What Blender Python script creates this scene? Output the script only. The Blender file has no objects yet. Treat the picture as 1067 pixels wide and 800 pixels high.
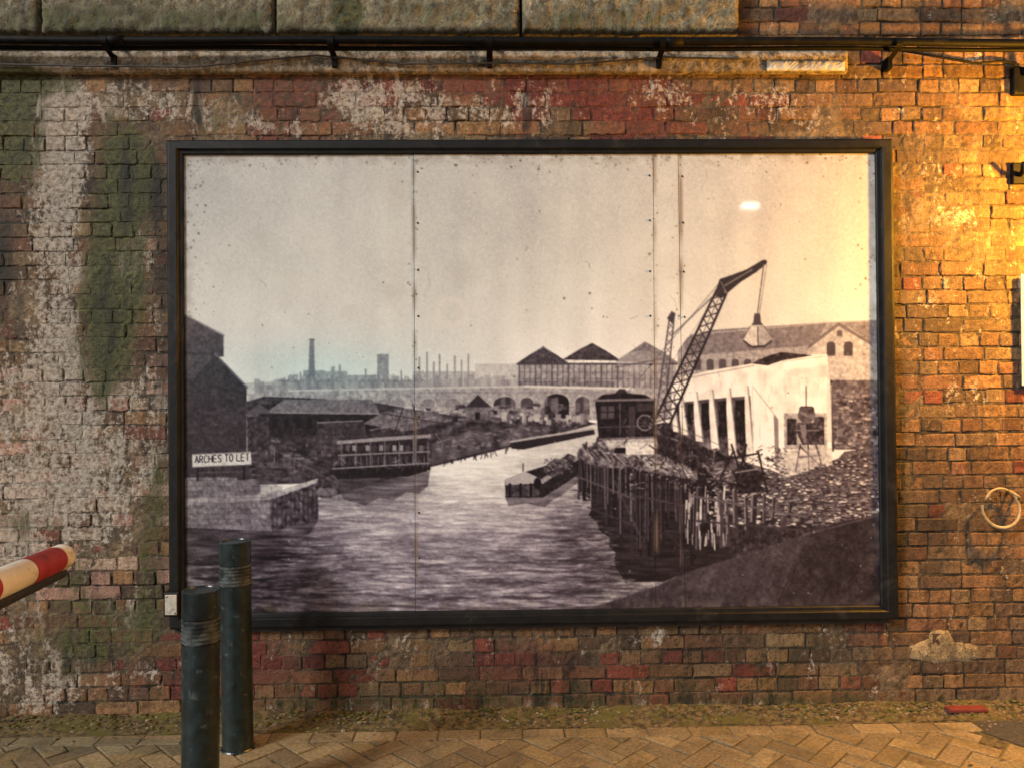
import bpy, bmesh, math, random
import numpy as np
from mathutils import Matrix, Vector
random.seed(7); rng = np.random.default_rng(7)
col = bpy.context.scene.collection
# ------------------------------------------------------------------ camera
F = 800.0; CX, CY = 533.5, 400.0
C = np.array([0.0, -3.6, 1.51])
psi, th, rho = -0.0185, 0.0064, -0.0080
R = np.array([[1, -rho, psi], [rho, 1, th], [-psi, -th, 1]], float)
U_, s_, V_ = np.linalg.svd(R); R = U_ @ V_
def cv2b(v): return np.array([v[0], v[2], -v[1]])
def ray(px, py):
    return cv2b(R.T @ np.array([(px-CX)/F, (py-CY)/F, 1.0]))
def at_y(px, py, y0=0.0):
    d = ray(px, py); return C + d*(y0-C[1])/d[1]
def at_z(px, py, z0=0.0):
    d = ray(px, py); return C + d*(z0-C[2])/d[2]
def at_d(px, py, dist):
    d = ray(px, py); return C + d*dist
def project(P):
    P = np.asarray(P, float) - C
    cv = np.stack([P[..., 0], -P[..., 2], P[..., 1]], -1) @ R.T
    return CX + F*cv[..., 0]/cv[..., 2], CY + F*cv[..., 1]/cv[..., 2]
cam = bpy.data.cameras.new('camera'); camo = bpy.data.objects.new('camera', cam); col.objects.link(camo)
cam.sensor_width = 36; cam.lens = 36*F/1067; cam.clip_end = 2000; cam.clip_start = 0.05
r0, r1, r2 = cv2b(R[0]), -cv2b(R[1]), -cv2b(R[2])
M = Matrix(((r0[0], r1[0], r2[0], C[0]), (r0[1], r1[1], r2[1], C[1]), (r0[2], r1[2], r2[2], C[2]), (0, 0, 0, 1)))
camo.matrix_world = M
bpy.context.scene.camera = camo
# ------------------------------------------------------------------ helpers
def lin(c):
    c = np.asarray(c, float)/255.0
    return np.where(c <= 0.04045, c/12.92, ((c+0.055)/1.055)**2.4)
def tag(o, label=None, cat=None, group=None, kind=None):
    if label: o['label'] = label
    if cat: o['category'] = cat
    if group: o['group'] = group
    if kind: o['kind'] = kind
    return o
def thing(name, label, cat, loc=(0, 0, 0), group=None):
    o = bpy.data.objects.new(name, None); col.objects.link(o); o.location = loc; o.empty_display_size = .1
    return tag(o, label, cat, group)
def mobj(name, verts, faces, mat, parent=None, smooth=False, attrs=None, local=False):
    me = bpy.data.meshes.new(name)
    me.from_pydata([tuple(map(float, v)) for v in verts], [], faces)
    if smooth:
        me.polygons.foreach_set('use_smooth', [True]*len(me.polygons))
    if attrs:
        for k, a in attrs.items():
            at = me.attributes.new(k, 'FLOAT_COLOR', 'POINT')
            at.data.foreach_set('color', np.asarray(a, np.float32).ravel())
    me.materials.append(mat); me.update()
    o = bpy.data.objects.new(name, me); col.objects.link(o)
    if parent:
        o.parent = parent
        if not local: o.matrix_parent_inverse = Matrix.Translation(-Vector(parent.location))
    return o
def box(x0, x1, y0, y1, z0, z1, bev=0.0, seg=2):
    bm = bmesh.new(); bmesh.ops.create_cube(bm, size=1)
    for v in bm.verts:
        v.co = Vector(((x0+x1)/2+v.co.x*(x1-x0), (y0+y1)/2+v.co.y*(y1-y0), (z0+z1)/2+v.co.z*(z1-z0)))
    if bev > 0: bmesh.ops.bevel(bm, geom=list(bm.edges), offset=bev, segments=seg, affect='EDGES', profile=.5)
    bm.verts.index_update()
    vs = [v.co[:] for v in bm.verts]; fs = [[v.index for v in f.verts] for f in bm.faces]
    bm.free(); return vs, fs
def merge(*parts):
    V, Fa = [], []
    for vs, fs in parts:
        n = len(V); V += list(vs); Fa += [[i+n for i in f] for f in fs]
    return V, Fa
def lathe(prof, n=40, cx=0, cy=0, capb=True, capt=True):
    vs, fs = [], []
    for r, z in prof:
        for i in range(n):
            a = 2*math.pi*i/n; vs.append((cx+r*math.cos(a), cy+r*math.sin(a), z))
    for k in range(len(prof)-1):
        for i in range(n):
            j = (i+1) % n
            fs.append([k*n+i, k*n+j, (k+1)*n+j, (k+1)*n+i])
    if capb: fs.append(list(range(n))[::-1])
    if capt: fs.append([(len(prof)-1)*n+i for i in range(n)])
    return vs, fs
def tube(pts, r, n=12, cap=True):
    pts = [Vector(p) for p in pts]; vs, fs = [], []
    up = None
    for i, p in enumerate(pts):
        t = (pts[min(i+1, len(pts)-1)]-pts[max(i-1, 0)]).normalized()
        if up is None:
            up = Vector((0, 0, 1)) if abs(t.z) < .9 else Vector((1, 0, 0))
        a = t.cross(up).normalized(); up = a.cross(t).normalized()
        rr = r[i] if isinstance(r, (list, tuple)) else r
        for k in range(n):
            q = 2*math.pi*k/n
            vs.append((p+a*math.cos(q)*rr+up*math.sin(q)*rr)[:])
    for i in range(len(pts)-1):
        for k in range(n):
            j = (k+1) % n
            fs.append([i*n+k, i*n+j, (i+1)*n+j, (i+1)*n+k])
    if cap:
        fs.append(list(range(n))[::-1]); fs.append([(len(pts)-1)*n+k for k in range(n)])
    return vs, fs
# ------------------------------------------------------------------ materials
def new_mat(name):
    m = bpy.data.materials.new(name); m.use_nodes = True
    nt = m.node_tree; b = nt.nodes['Principled BSDF']
    return m, nt, b
def N(nt, t, **kw):
    n = nt.nodes.new(t)
    for k, v in kw.items(): setattr(n, k, v)
    return n
def noise(nt, scale, detail=5, rough=.6, src=None, dist=0):
    n = N(nt, 'ShaderNodeTexNoise'); n.inputs['Scale'].default_value = scale
    n.inputs['Detail'].default_value = detail; n.inputs['Roughness'].default_value = rough
    n.inputs['Distortion'].default_value = dist
    if src: nt.links.new(src, n.inputs['Vector'])
    return n.outputs['Fac']
def ramp(nt, src, a, b):
    n = N(nt, 'ShaderNodeMapRange'); n.interpolation_type = 'SMOOTHSTEP'
    n.inputs['From Min'].default_value = a; n.inputs['From Max'].default_value = b
    nt.links.new(src, n.inputs['Value']); return n.outputs['Result']
def mrange(nt, src, a, b, c, d):
    n = N(nt, 'ShaderNodeMapRange')
    for k, v in zip(('From Min', 'From Max', 'To Min', 'To Max'), (a, b, c, d)): n.inputs[k].default_value = v
    nt.links.new(src, n.inputs['Value']); return n.outputs['Result']
def mix(nt, fac, a, b, mode='MIX'):
    n = N(nt, 'ShaderNodeMix', data_type='RGBA', blend_type=mode)
    if isinstance(fac, (int, float)): n.inputs[0].default_value = fac
    else: nt.links.new(fac, n.inputs[0])
    for s, v in ((6, a), (7, b)):
        if isinstance(v, tuple): n.inputs[s].default_value = v
        else: nt.links.new(v, n.inputs[s])
    return n.outputs[2]
def math_(nt, op, a, b):
    n = N(nt, 'ShaderNodeMath', operation=op)
    for i, v in enumerate((a, b)):
        if isinstance(v, (int, float)): n.inputs[i].default_value = v
        else: nt.links.new(v, n.inputs[i])
    return n.outputs[0]
def grey(nt, f):
    cg = N(nt, 'ShaderNodeCombineColor')
    for i in range(3): nt.links.new(f, cg.inputs[i])
    return cg.outputs[0]
def bump(nt, b, h, strength=.3, dist=.01):
    n = N(nt, 'ShaderNodeBump'); n.inputs['Strength'].default_value = strength; n.inputs['Distance'].default_value = dist
    nt.links.new(h, n.inputs['Height']); nt.links.new(n.outputs[0], b.inputs['Normal'])
def coords(nt):
    return N(nt, 'ShaderNodeTexCoord').outputs['Object']
def stretch(nt, co, s):
    n = N(nt, 'ShaderNodeMapping'); n.inputs['Scale'].default_value = s
    nt.links.new(co, n.inputs['Vector']); return n.outputs[0]
def nmat(name, c1, c2, scale=20, rough=.7, bs=.2, metal=0, lo=.35, hi=.65, c3=None, s3=6, spec=.5, t3=.55):
    m, nt, b = new_mat(name); co = coords(nt)
    n1 = noise(nt, scale, 6, .65, co)
    c = mix(nt, ramp(nt, n1, lo, hi), c1, c2)
    if c3: c = mix(nt, ramp(nt, noise(nt, s3, 6, .7, co, .4), t3, t3+.13), c, c3)
    nt.links.new(c, b.inputs['Base Color'])
    b.inputs['Roughness'].default_value = rough; b.inputs['Metallic'].default_value = metal
    b.inputs['Specular IOR Level'].default_value = spec
    bump(nt, b, noise(nt, scale*4, 4, .7, co), bs, .004)
    return m
def wall_mat(name, bs=.7):
    m, nt, b = new_mat(name); co = coords(nt)
    A = N(nt, 'ShaderNodeAttribute', attribute_name='Brick').outputs['Color']
    kn = N(nt, 'ShaderNodeAttribute', attribute_name='Mask'); K = kn.outputs['Color']
    sp = N(nt, 'ShaderNodeSeparateColor'); nt.links.new(K, sp.inputs[0])
    chans = [sp.outputs[0], sp.outputs[1], sp.outputs[2], kn.outputs['Alpha']]
    nf = noise(nt, 42, 6, .76, co); nm = noise(nt, 8, 7, .76, stretch(nt, co, (1.6, 1, .7)), .5)
    nl = noise(nt, 5, 7, .76, stretch(nt, co, (1.9, 1, .45)), .7); nv = noise(nt, 120, 3, .75, co)
    c = mix(nt, 1.0, A, grey(nt, mrange(nt, nf, .28, .72, .22, 1.9)), 'MULTIPLY')
    c = mix(nt, 1.0, c, grey(nt, mrange(nt, nl, .34, .66, .42, 1.55)), 'MULTIPLY')
    c = mix(nt, math_(nt, 'MULTIPLY', ramp(nt, nv, .54, .68), .85), c, (.010, .008, .005, 1))
    c = mix(nt, math_(nt, 'MULTIPLY', ramp(nt, math_(nt, 'ADD', nm, math_(nt, 'MULTIPLY', nf, .7)), .94, 1.10), .6), c, (.33, .26, .17, 1))
    def layer(c, chan, n, colr, gain=1.7, soft=.22, op=.88, fg=1.4):
        s = math_(nt, 'ADD', chans[chan], math_(nt, 'MULTIPLY', math_(nt, 'SUBTRACT', n, .5), gain))
        s = math_(nt, 'ADD', s, math_(nt, 'MULTIPLY', math_(nt, 'SUBTRACT', nf, .5), fg))
        return mix(nt, math_(nt, 'MULTIPLY', ramp(nt, s, .5-soft, .5+soft), op), c, colr)
    rcol = mix(nt, ramp(nt, nf, .3, .7), (.040, .007, .005, 1), (.23, .036, .022, 1))
    c = layer(c, 3, nl, mix(nt, .25, rcol, c), 2.0, .28, .85, 1.2)
    gcol = mix(nt, ramp(nt, nf, .34, .66), (.008, .010, .003, 1), (.105, .110, .026, 1))
    wcol = mix(nt, ramp(nt, nf, .32, .64), (.19, .135, .10, 1), (.80, .72, .60, 1))
    wcol = mix(nt, .45, wcol, mix(nt, 1.0, wcol, mix(nt, .40, A, (.64, .55, .47, 1)), 'MULTIPLY'))
    c = layer(c, 0, nm, wcol, 2.8, .20, .87, 1.8)
    c = layer(c, 1, nl, gcol, 2.3, .2, .92, 1.6)
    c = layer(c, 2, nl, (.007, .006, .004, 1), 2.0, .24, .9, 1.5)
    nt.links.new(c, b.inputs['Base Color'])
    b.inputs['Roughness'].default_value = .66; b.inputs['Specular IOR Level'].default_value = .4
    h = math_(nt, 'ADD', nf, math_(nt, 'MULTIPLY', nv, .5))
    bump(nt, b, h, bs, .010)
    return m
M_wall = wall_mat('weathered_brick')
M_stone = wall_mat('weathered_stone', .9)
M_frame = nmat('black_frame_paint', (.005, .005, .0055, 1), (.010, .010, .0095, 1), 14, .5, .15, c3=(.022, .02, .017, 1), s3=9, spec=.25)
M_black = nmat('black_pipe_paint', (.003, .003, .003, 1), (.006, .0058, .0055, 1), 20, .6, .25, c3=(.014, .012, .010, 1), s3=11, spec=.12)
M_bollard = nmat('bollard_paint', (.005, .011, .012, 1), (.013, .027, .029, 1), 18, .28, .3, c3=(.060, .080, .076, 1), s3=22, spec=.6, t3=.57)
M_ribs = nmat('worn_rib_metal', (.014, .020, .021, 1), (.095, .108, .105, 1), 30, .4, .2, spec=.4)
M_white = nmat('worn_white_paint', (.62, .58, .5, 1), (.74, .71, .64, 1), 9, .5, .1, c3=(.35, .3, .24, 1), s3=14)
M_flake = nmat('flaking_white_paint', (.40, .38, .33, 1), (.74, .72, .66, 1), 9, .8, .4, c3=(.16, .14, .11, 1), s3=10)
M_red = nmat('worn_red_paint', (.24, .012, .010, 1), (.36, .022, .018, 1), 10, .5, .1, c3=(.13, .012, .01, 1), s3=16)
M_redd = nmat('dull_red_paint', (.12, .016, .012, 1), (.19, .026, .018, 1), 20, .8, .3, c3=(.06, .03, .02, 1), s3=20)
M_strip = nmat('black_strip', (.008, .008, .008, 1), (.018, .017, .016, 1), 30, .7, .2)
M_cable = nmat('grey_cable', (.03, .028, .025, 1), (.07, .06, .05, 1), 20, .6, .1)
M_steel = nmat('dull_steel', (.18, .17, .16, 1), (.32, .3, .28, 1), 30, .45, .1, .6)
M_ring = nmat('flaking_ring_paint', (.22, .165, .085, 1), (.36, .28, .16, 1), 25, .7, .3, c3=(.08, .04, .02, 1), s3=20)
M_plate = nmat('pale_plate', (.42, .38, .31, 1), (.58, .54, .46, 1), 30, .5, .1, c3=(.2, .15, .1, 1), s3=25)
M_back = nmat('dark_backing', (.02, .018, .018, 1), (.035, .03, .03, 1), 20, .8, .1)
M_ground = nmat('asphalt', (.035, .033, .03, 1), (.075, .068, .058, 1), 60, .9, .5, c3=(.05, .04, .028, 1), s3=3)
M_dirt = nmat('mossy_dirt', (.034, .025, .011, 1), (.17, .125, .05, 1), 34, .95, .9, c3=(.095, .085, .016, 1), s3=6, t3=.50)
M_leaf = nmat('dry_leaf', (.07, .04, .016, 1), (.16, .10, .045, 1), 12, .8, .2)
M_moss = nmat('moss', (.036, .036, .006, 1), (.13, .115, .022, 1), 60, .95, .6)
M_stonebit = nmat('grit', (.09, .07, .045, 1), (.28, .22, .14, 1), 7, .9, .5)
# ------------------------------------------------------------------ wall stain map in wall-plane picture coordinates
def blobs(px, py, L):
    v = np.zeros_like(px)
    for cx, cy, rx, ry, s in L:
        d = ((px-cx)/rx)**2 + ((py-cy)/ry)**2
        v = v + s*np.exp(-d*d*.7)
    return v
WHITE = [(58, 250, 30, 170, .62), (30, 440, 85, 90, .50), (30, 540, 80, 50, .42), (120, 480, 50, 100, .40), (68, 150, 22, 70, .5), (140, 265, 24, 30, .58), (130, 108, 95, 20, .50), (250, 130, 50, 14, .25),
         (420, 112, 62, 34, .54), (360, 100, 30, 22, .4), (540, 112, 50, 25, .42), (300, 134, 40, 8, .3), (800, 112, 60, 22, .40), (690, 95, 26, 22, .45), (45, 705, 60, 40, .46),
         (10, 610, 45, 50, .38), (130, 640, 30, 20, .38), (998, 226, 24, 13, .55), (985, 180, 24, 12, .3), (500, 62, 600, 9, .1), (985, 678, 36, 14, .2), (685, 662, 8, 9, .75), (1000, 410, 25, 14, .3),
         (960, 330, 25, 60, .2), (30, 95, 20, 10, .2), (165, 400, 14, 120, .28), (600, 735, 400, 6, .3), (1010, 290, 30, 20, .2), (150, 700, 30, 14, .25), (400, 665, 40, 8, .2), (820, 690, 40, 14, .2)]
GREEN = [(16, 130, 34, 85, .78), (125, 245, 32, 138, .78), (100, 350, 26, 70, .55), (152, 180, 26, 40, .45), (20, 88, 70, 14, .6), (260, 130, 60, 14, .35), (120, 655, 60, 34, .55), (60, 690, 50, 30, .4), (25, 545, 34, 18, .4), (70, 600, 40, 30, .34),
         (160, 560, 15, 90, .55), (940, 500, 14, 120, .4), (1000, 160, 50, 40, .1), (360, 14, 16, 26, 1.1), (100, 20, 110, 16, .55), (250, 22, 60, 12, .45), (620, 22, 90, 12, .45), (450, 14, 60, 14, .35), (500, 715, 240, 12, .34), (860, 700, 160, 30, .25), (560, 733, 520, 8, .45)]
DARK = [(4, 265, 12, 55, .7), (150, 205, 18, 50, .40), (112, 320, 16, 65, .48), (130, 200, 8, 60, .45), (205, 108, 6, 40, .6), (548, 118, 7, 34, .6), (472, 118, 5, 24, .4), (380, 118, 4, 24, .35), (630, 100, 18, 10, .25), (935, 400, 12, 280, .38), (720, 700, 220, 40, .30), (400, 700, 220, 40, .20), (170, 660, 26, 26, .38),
        (550, 733, 520, 10, .2), (1000, 560, 60, 60, .22), (168, 300, 10, 170, .48), (500, 75, 600, 6, .3), (85, 690, 26, 16, .45), (1040, 700, 60, 30, .25), (550, 150, 400, 6, .3), (860, 112, 60, 30, .25), (965, 480, 30, 200, .16), (400, 33, 400, 7, .4), (200, 8, 300, 8, .2), (650, 10, 120, 10, .25), (30, 180, 10, 60, .35), (30, 640, 30, 20, .25), (880, 20, 90, 16, .3)]
REDZ = [(300, 108, 54, 42, .60), (655, 112, 48, 44, .74), (545, 110, 16, 40, .66), (480, 90, 120, 20, .52), (620, 95, 90, 18, .56), (760, 120, 80, 30, .40), (60, 425, 40, 30, .38), (130, 470, 40, 60, .28), (420, 700, 320, 40, .24), (250, 690, 60, 40, .36), (550, 690, 60, 26, .32), (180, 700, 80, 40, .26), (850, 12, 40, 18, .4), (1030, 200, 40, 50, .1), (20, 560, 30, 12, .3)]
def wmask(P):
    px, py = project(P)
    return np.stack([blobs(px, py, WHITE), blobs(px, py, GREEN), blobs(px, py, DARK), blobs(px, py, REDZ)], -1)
PAL = [(116, 84, 54), (104, 76, 50), (124, 92, 56), (108, 74, 50), (90, 68, 48), (128, 94, 60), (102, 80, 56), (84, 64, 46), (116, 92, 62)]
PALR = [(114, 58, 42), (102, 50, 37), (110, 64, 46)]
PALP = [(154, 116, 98), (142, 106, 88), (134, 112, 90), (158, 130, 108)]
WX0, WX1, WZ0, WZ1 = -3.5, 3.5, -0.12, 3.82
def build_brickwork():
    V, Fa, A = [], [], []
    CH = .0672
    row = 0; z = WZ0
    while z < WZ1-.01:
        st = row % 2 == 0
        x = WX0-(.0 if st else .05)-random.uniform(0, .02)
        while x < WX1:
            bl = (.196 if st else .098)*random.uniform(.95, 1.05)
            if random.random() < .08: bl = .098 if st else .196
            mj = random.uniform(.004, .010)
            h = CH-random.uniform(.004, .010); z0 = z+random.gauss(0, .0014)
            nx = 10 if bl > .15 else 6; nz = 5
            us = [0, .0045]+[.0045+(bl-mj-.009)*k/(nx-3) for k in range(1, nx-3)]+[bl-mj-.0045, bl-mj]
            ws = [0, .0045, h/2, h-.0045, h]
            y0 = random.gauss(0, .0012); tilt = random.gauss(0, .007); tz = random.gauss(0, .012)
            if random.random() < .05: y0 += random.uniform(.002, .004)
            wear = random.random()**3*.003
            base = len(V)
            px, py = project(np.array([x+bl/2, 0, z+.035]))
            rz = float(blobs(np.array([px]), np.array([py]), REDZ)[0])
            pz = 1.0 if (px < 175 and 370 < py < 620) else 0.
            if random.random() < min(.5, rz*.6): c = random.choice(PALR)
            elif random.random() < pz*.6: c = random.choice(PALP)
            elif random.random() < .04: c = random.choice(PALR)
            else: c = random.choice(PAL)
            c = lin(c)*random.uniform(.65, 1.22)
            for j, w in enumerate(ws):
                for i, u in enumerate(us):
                    edge = (i in (0, nx-1)) or (j in (0, nz-1))
                    corner = (i in (0, nx-1)) and (j in (0, nz-1))
                    yy = y0+tilt*(u-bl/2)+tz*(w-h/2)+random.gauss(0, .0007)
                    du = dw = 0; cm = random.uniform(.82, 1.15)
                    if edge:
                        yy += .0022+wear; du = random.gauss(0, .0020); dw = random.gauss(0, .0018); cm = random.uniform(.42, 1.0)
                    elif random.random() < .04: yy += random.uniform(.001, .004); cm *= .7
                    if corner:
                        yy += .0015; q = random.uniform(0, .006); du += q*(1 if i == 0 else -1); dw += q*(.8 if j == 0 else -.8)
                    V.append((x+u+du, yy, z0+w+dw)); A.append(c*cm)
            for j in range(nz-1):
                for i in range(nx-1):
                    a = base+j*nx+i; Fa.append([a, a+1, a+nx+1, a+nx])
            ring = [base+i for i in range(nx)]+[base+j*nx+nx-1 for j in range(1, nz)]+[base+(nz-1)*nx+i for i in range(nx-2, -1, -1)]+[base+j*nx for j in range(nz-2, 0, -1)]
            b2 = len(V)
            for q in ring:
                v = V[q]; V.append((v[0], .03, v[2])); A.append(c*.5)
            n = len(ring)
            for k in range(n):
                k2 = (k+1) % n
                Fa.append([ring[k], b2+k, b2+k2, ring[k2]])
            x += bl
        z += CH; row += 1
    nx, nz = 360, 200; b = len(V)
    g = np.random.default_rng(9).normal(0, 1, (nz, nx))
    g2 = np.kron(np.random.default_rng(8).normal(0, 1, (nz//8, nx//8)), np.ones((8, 8)))
    g2 = (g2+np.roll(g2, 4, 0)+np.roll(g2, 4, 1)+np.roll(g2, -4, 1))/2
    for j in range(nz):
        for i in range(nx):
            V.append((WX0+(WX1-WX0)*i/(nx-1), .0036+.0011*g[j, i]+.0013*g2[j, i], WZ0+(WZ1-WZ0)*j/(nz-1)))
            A.append(lin((90, 74, 54))*max(.3, .85-.28*g2[j, i])*random.uniform(.5, 1.3))
    for j in range(nz-1):
        for i in range(nx-1):
            a = b+j*nx+i; Fa.append([a, a+1, a+nx+1, a+nx])
    V = np.array(V); A = np.concatenate([np.array(A), np.ones((len(A), 1))], 1)
    return V, Fa, A
wall = thing('brick_wall', 'tall stained red brown brick wall filling the whole background behind the framed picture', 'wall', (0, 0, 0))
V, Fa, A = build_brickwork()
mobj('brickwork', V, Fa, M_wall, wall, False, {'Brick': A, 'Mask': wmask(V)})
def rough_block(x0, x1, y0, y1, z0, z1, amp, nx, nz, colr, seed):
    r = np.random.default_rng(seed)
    g = r.normal(0, 1, (nz, nx))
    g = (g+np.roll(g, 1, 0)+np.roll(g, -1, 0)+np.roll(g, 1, 1)+np.roll(g, -1, 1))/2.6+.35*r.normal(0, 1, (nz, nx))
    V, Fa, A = [], [], []
    for j in range(nz):
        for i in range(nx):
            e = min(i, nx-1-i, j, nz-1-j)
            y = y0+(0 if e else amp*1.6)+amp*g[j, i]*.5
            V.append((x0+(x1-x0)*i/(nx-1), y, z0+(z1-z0)*j/(nz-1)+(0 if e else amp*.25*g[j, i]))); A.append(np.array(colr)*(1+.26*g[j, i]))
    for j in range(nz-1):
        for i in range(nx-1):
            a = j*nx+i; Fa.append([a, a+1, a+nx+1, a+nx])
    ring = list(range(nx))+[j*nx+nx-1 for j in range(1, nz)]+[(nz-1)*nx+i for i in range(nx-2, -1, -1)]+[j*nx for j in range(nz-2, 0, -1)]
    b = len(V)
    for q in ring: V.append((V[q][0], y1, V[q][2])); A.append(np.array(colr))
    n = len(ring)
    for k in range(n): Fa.append([ring[k], b+k, b+(k+1) % n, ring[(k+1) % n]])
    V = np.array(V); A = np.clip(np.concatenate([np.array(A), np.ones((len(A), 1))], 1), 0.003, 1)
    return V, Fa, A
joints = [-420, -190, 40, 286, 543, 772]
for k in range(len(joints)-1):
    a = at_y(joints[k]+1.5, 33, -.09); b = at_y(joints[k+1]-1.5, 33, -.09)
    zb = at_y((joints[k]+joints[k+1])/2, 33, -.09)[2]
    V, Fa, A = rough_block(a[0], b[0], -.09, .02, zb, zb+.42, .009, 80, 30, lin((124, 114, 88))*random.uniform(.85, 1.1), 30+k)
    mobj('stone_block', V, Fa, M_stone, wall, True, {'Brick': A, 'Mask': wmask(V)*np.array([.6, 1, 1, 0])})
a = at_y(-220, 75, -.035); b = at_y(884, 75, -.035); zt = at_y(500, 53, -.035)[2]; zb = at_y(500, 75, -.035)[2]
V, Fa, A = rough_block(a[0], b[0], -.035, .02, zb, zt, .0035, 420, 8, lin((142, 126, 102)), 55)
mm = wmask(V); mm[:, 0] += .36; mm[:, 2] = mm[:, 2]*.5+.10; mm[:, 3] = 0
mobj('string_course', V, Fa, M_stone, wall, True, {'Brick': A, 'Mask': mm})
a = at_y(800, 73, -.048); b = at_y(881, 63, -.048)
V, Fa, A = rough_block(a[0], b[0], -.046, -.02, a[2], b[2], .003, 40, 6, (.5, .5, .5), 77)
mobj('painted_strip', V, Fa, M_flake, wall)['label'] = 'short strip of flaking white paint at the end of the ledge'
pp = [(944, 686), (950, 672), (960, 667), (968, 664), (972, 656), (980, 654), (990, 657), (996, 668), (1008, 669), (1018, 672), (1026, 682), (1010, 690), (994, 689), (975, 692), (960, 688)]
P3 = [at_y(x, y, -.003) for x, y in pp]; cen = np.mean(P3, 0)
Vv = []; nP = len(P3)
for t, dy in ((1, .008), (.9, .001), (.6, -.0005), (.3, 0)):
    for p in P3:
        q = cen+(p-cen)*t*(1+random.gauss(0, .02)); q[1] = -.003+dy+random.gauss(0, .0010); Vv.append(q)
Vv.append(cen)
Fp = []
for k in range(3):
    for i in range(nP): Fp.append([k*nP+i, (k+1)*nP+i, (k+1)*nP+(i+1) % nP, k*nP+(i+1) % nP][::-1])
for i in range(nP): Fp.append([3*nP+i, 3*nP+(i+1) % nP, 4*nP])
Vv = np.array(Vv); Ap = np.tile(np.append(lin((144, 124, 90)), 1), (len(Vv), 1))
mk = wmask(Vv)*.4
mobj('repair_patch', Vv, Fp, M_stone, wall, True, {'Brick': Ap, 'Mask': mk})['label'] = 'grey mortar patch smeared over the low bricks'
# ------------------------------------------------------------------ the printed photograph (painted into a colour attribute)
S = 1.6; X0, Y0 = 184.0, 153.0
Wp, Hp = int(742*S), int(494*S)
PX, PY = np.meshgrid(X0+(np.arange(Wp)+.5)/S, Y0+(np.arange(Hp)+.5)/S)
FY = np.fft.fftfreq(Hp)[:, None]; FX = np.fft.rfftfreq(Wp)[None, :]
def gk(sx, sy): return np.exp(-2*(math.pi**2)*((FX*sx*S)**2+(FY*sy*S)**2))
def gn(sx, sy, seed):
    w = np.random.default_rng(seed).normal(size=(Hp, Wp))
    o = np.fft.irfft2(np.fft.rfft2(w)*gk(sx, sy), (Hp, Wp)); return o/o.std()
def blur(a, s): return np.fft.irfft2(np.fft.rfft2(a)*gk(s, s), (Hp, Wp))
n05, n1, n3, n10, n40 = gn(.45, .45, 1), gn(1, 1, 2), gn(3, 3, 3), gn(10, 10, 4), gn(45, 40, 5)
wav1, wav2, wav3, wav4 = gn(2.6, .5, 6), gn(6.5, .75, 7), gn(40, 2.2, 8), gn(15, 1.2, 14)
vst2 = gn(6, 60, 10); hz1 = gn(4, 1.0, 12)
Lm = np.zeros((Hp, Wp))
def pmask(pts):
    P = (np.array(pts, float)-[X0, Y0])*S
    x0 = max(0, int(P[:, 0].min())-1); x1 = min(Wp, int(P[:, 0].max())+2)
    y0 = max(0, int(P[:, 1].min())-1); y1 = min(Hp, int(P[:, 1].max())+2)
    if x1 <= x0 or y1 <= y0: return None
    ss = 3
    xs = x0+(np.arange((x1-x0)*ss)+.5)/ss; ys = y0+(np.arange((y1-y0)*ss)+.5)/ss
    ins = np.zeros((len(ys), len(xs)), bool); n = len(P)
    for i in range(n):
        (xa, ya), (xb, yb) = P[i], P[(i+1) % n]
        if ya == yb: continue
        c = (ya > ys) != (yb > ys)
        xi = xa+(ys-ya)*(xb-xa)/(yb-ya)
        ins ^= c[:, None] & (xs[None, :] < xi[:, None])
    return (slice(y0, y1), slice(x0, x1)), ins.reshape(y1-y0, ss, x1-x0, ss).mean((1, 3))
def poly(pts, val, a=1.0, tex=0.0, nz=None):
    r = pmask(pts)
    if r is None: return
    s, m = r; m = m*a
    v = val[s] if isinstance(val, np.ndarray) else val
    if tex: v = v+tex*(n1 if nz is None else nz)[s]
    Lm[s] = Lm[s]*(1-m)+v*m
def rc(x0, y0, x1, y1, val, a=1.0, tex=0.0): poly([(x0, y0), (x1, y0), (x1, y1), (x0, y1)], val, a, tex)
def ln(x0, y0, x1, y1, w, val, a=1.0):
    d = math.hypot(x1-x0, y1-y0) or 1; nx, ny = -(y1-y0)/d*w/2, (x1-x0)/d*w/2
    poly([(x0+nx, y0+ny), (x1+nx, y1+ny), (x1-nx, y1-ny), (x0-nx, y0-ny)], val, a)
def ell(cx, cy, rx, ry, val, a=1.0, tex=0.0, n=14):
    poly([(cx+rx*math.cos(2*math.pi*i/n), cy+ry*math.sin(2*math.pi*i/n)) for i in range(n)], val, a, tex)
def arch(cx, y0, y1, w, val, a=1.0):
    poly([(cx-w/2, y1)]+[(cx-w/2*math.cos(math.pi*i/8), y0+w*.35-w*.35*math.sin(math.pi*i/8)) for i in range(9)]+[(cx+w/2, y1)], val, a)
ru = random.Random(11).uniform; rc_ = random.Random(12)
sm = lambda v: np.clip(v, 0, 1)**2*(3-2*np.clip(v, 0, 1))
sky = .66+.12*sm((PY-165)/230)+.03*sm((PX-220)/200)-.035*sm((PX-680)/200)+.014*n40+.006*n10+.009*vst2
Lm[:] = sky
poly([(255, 412), (255, 399), (300, 396), (420, 399), (540, 391), (660, 386), (722, 390), (722, 414)], .64, .85, .01)
for x0, y0, x1, y1, v in [(316, 386, 338, 405, .52), (286, 396, 345, 410, .49), (334, 387, 362, 406, .54), (393, 369, 405, 404, .50), (362, 391, 392, 406, .54), (405, 397, 440, 406, .57),
                          (430, 387, 495, 405, .61), (495, 379, 540, 405, .66), (268, 400, 290, 410, .52), (408, 392, 416, 405, .52), (345, 382, 349, 392, .54), (300, 392, 306, 398, .52)]:
    rc(x0, y0, x1, y1, v, .85, .015)
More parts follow.
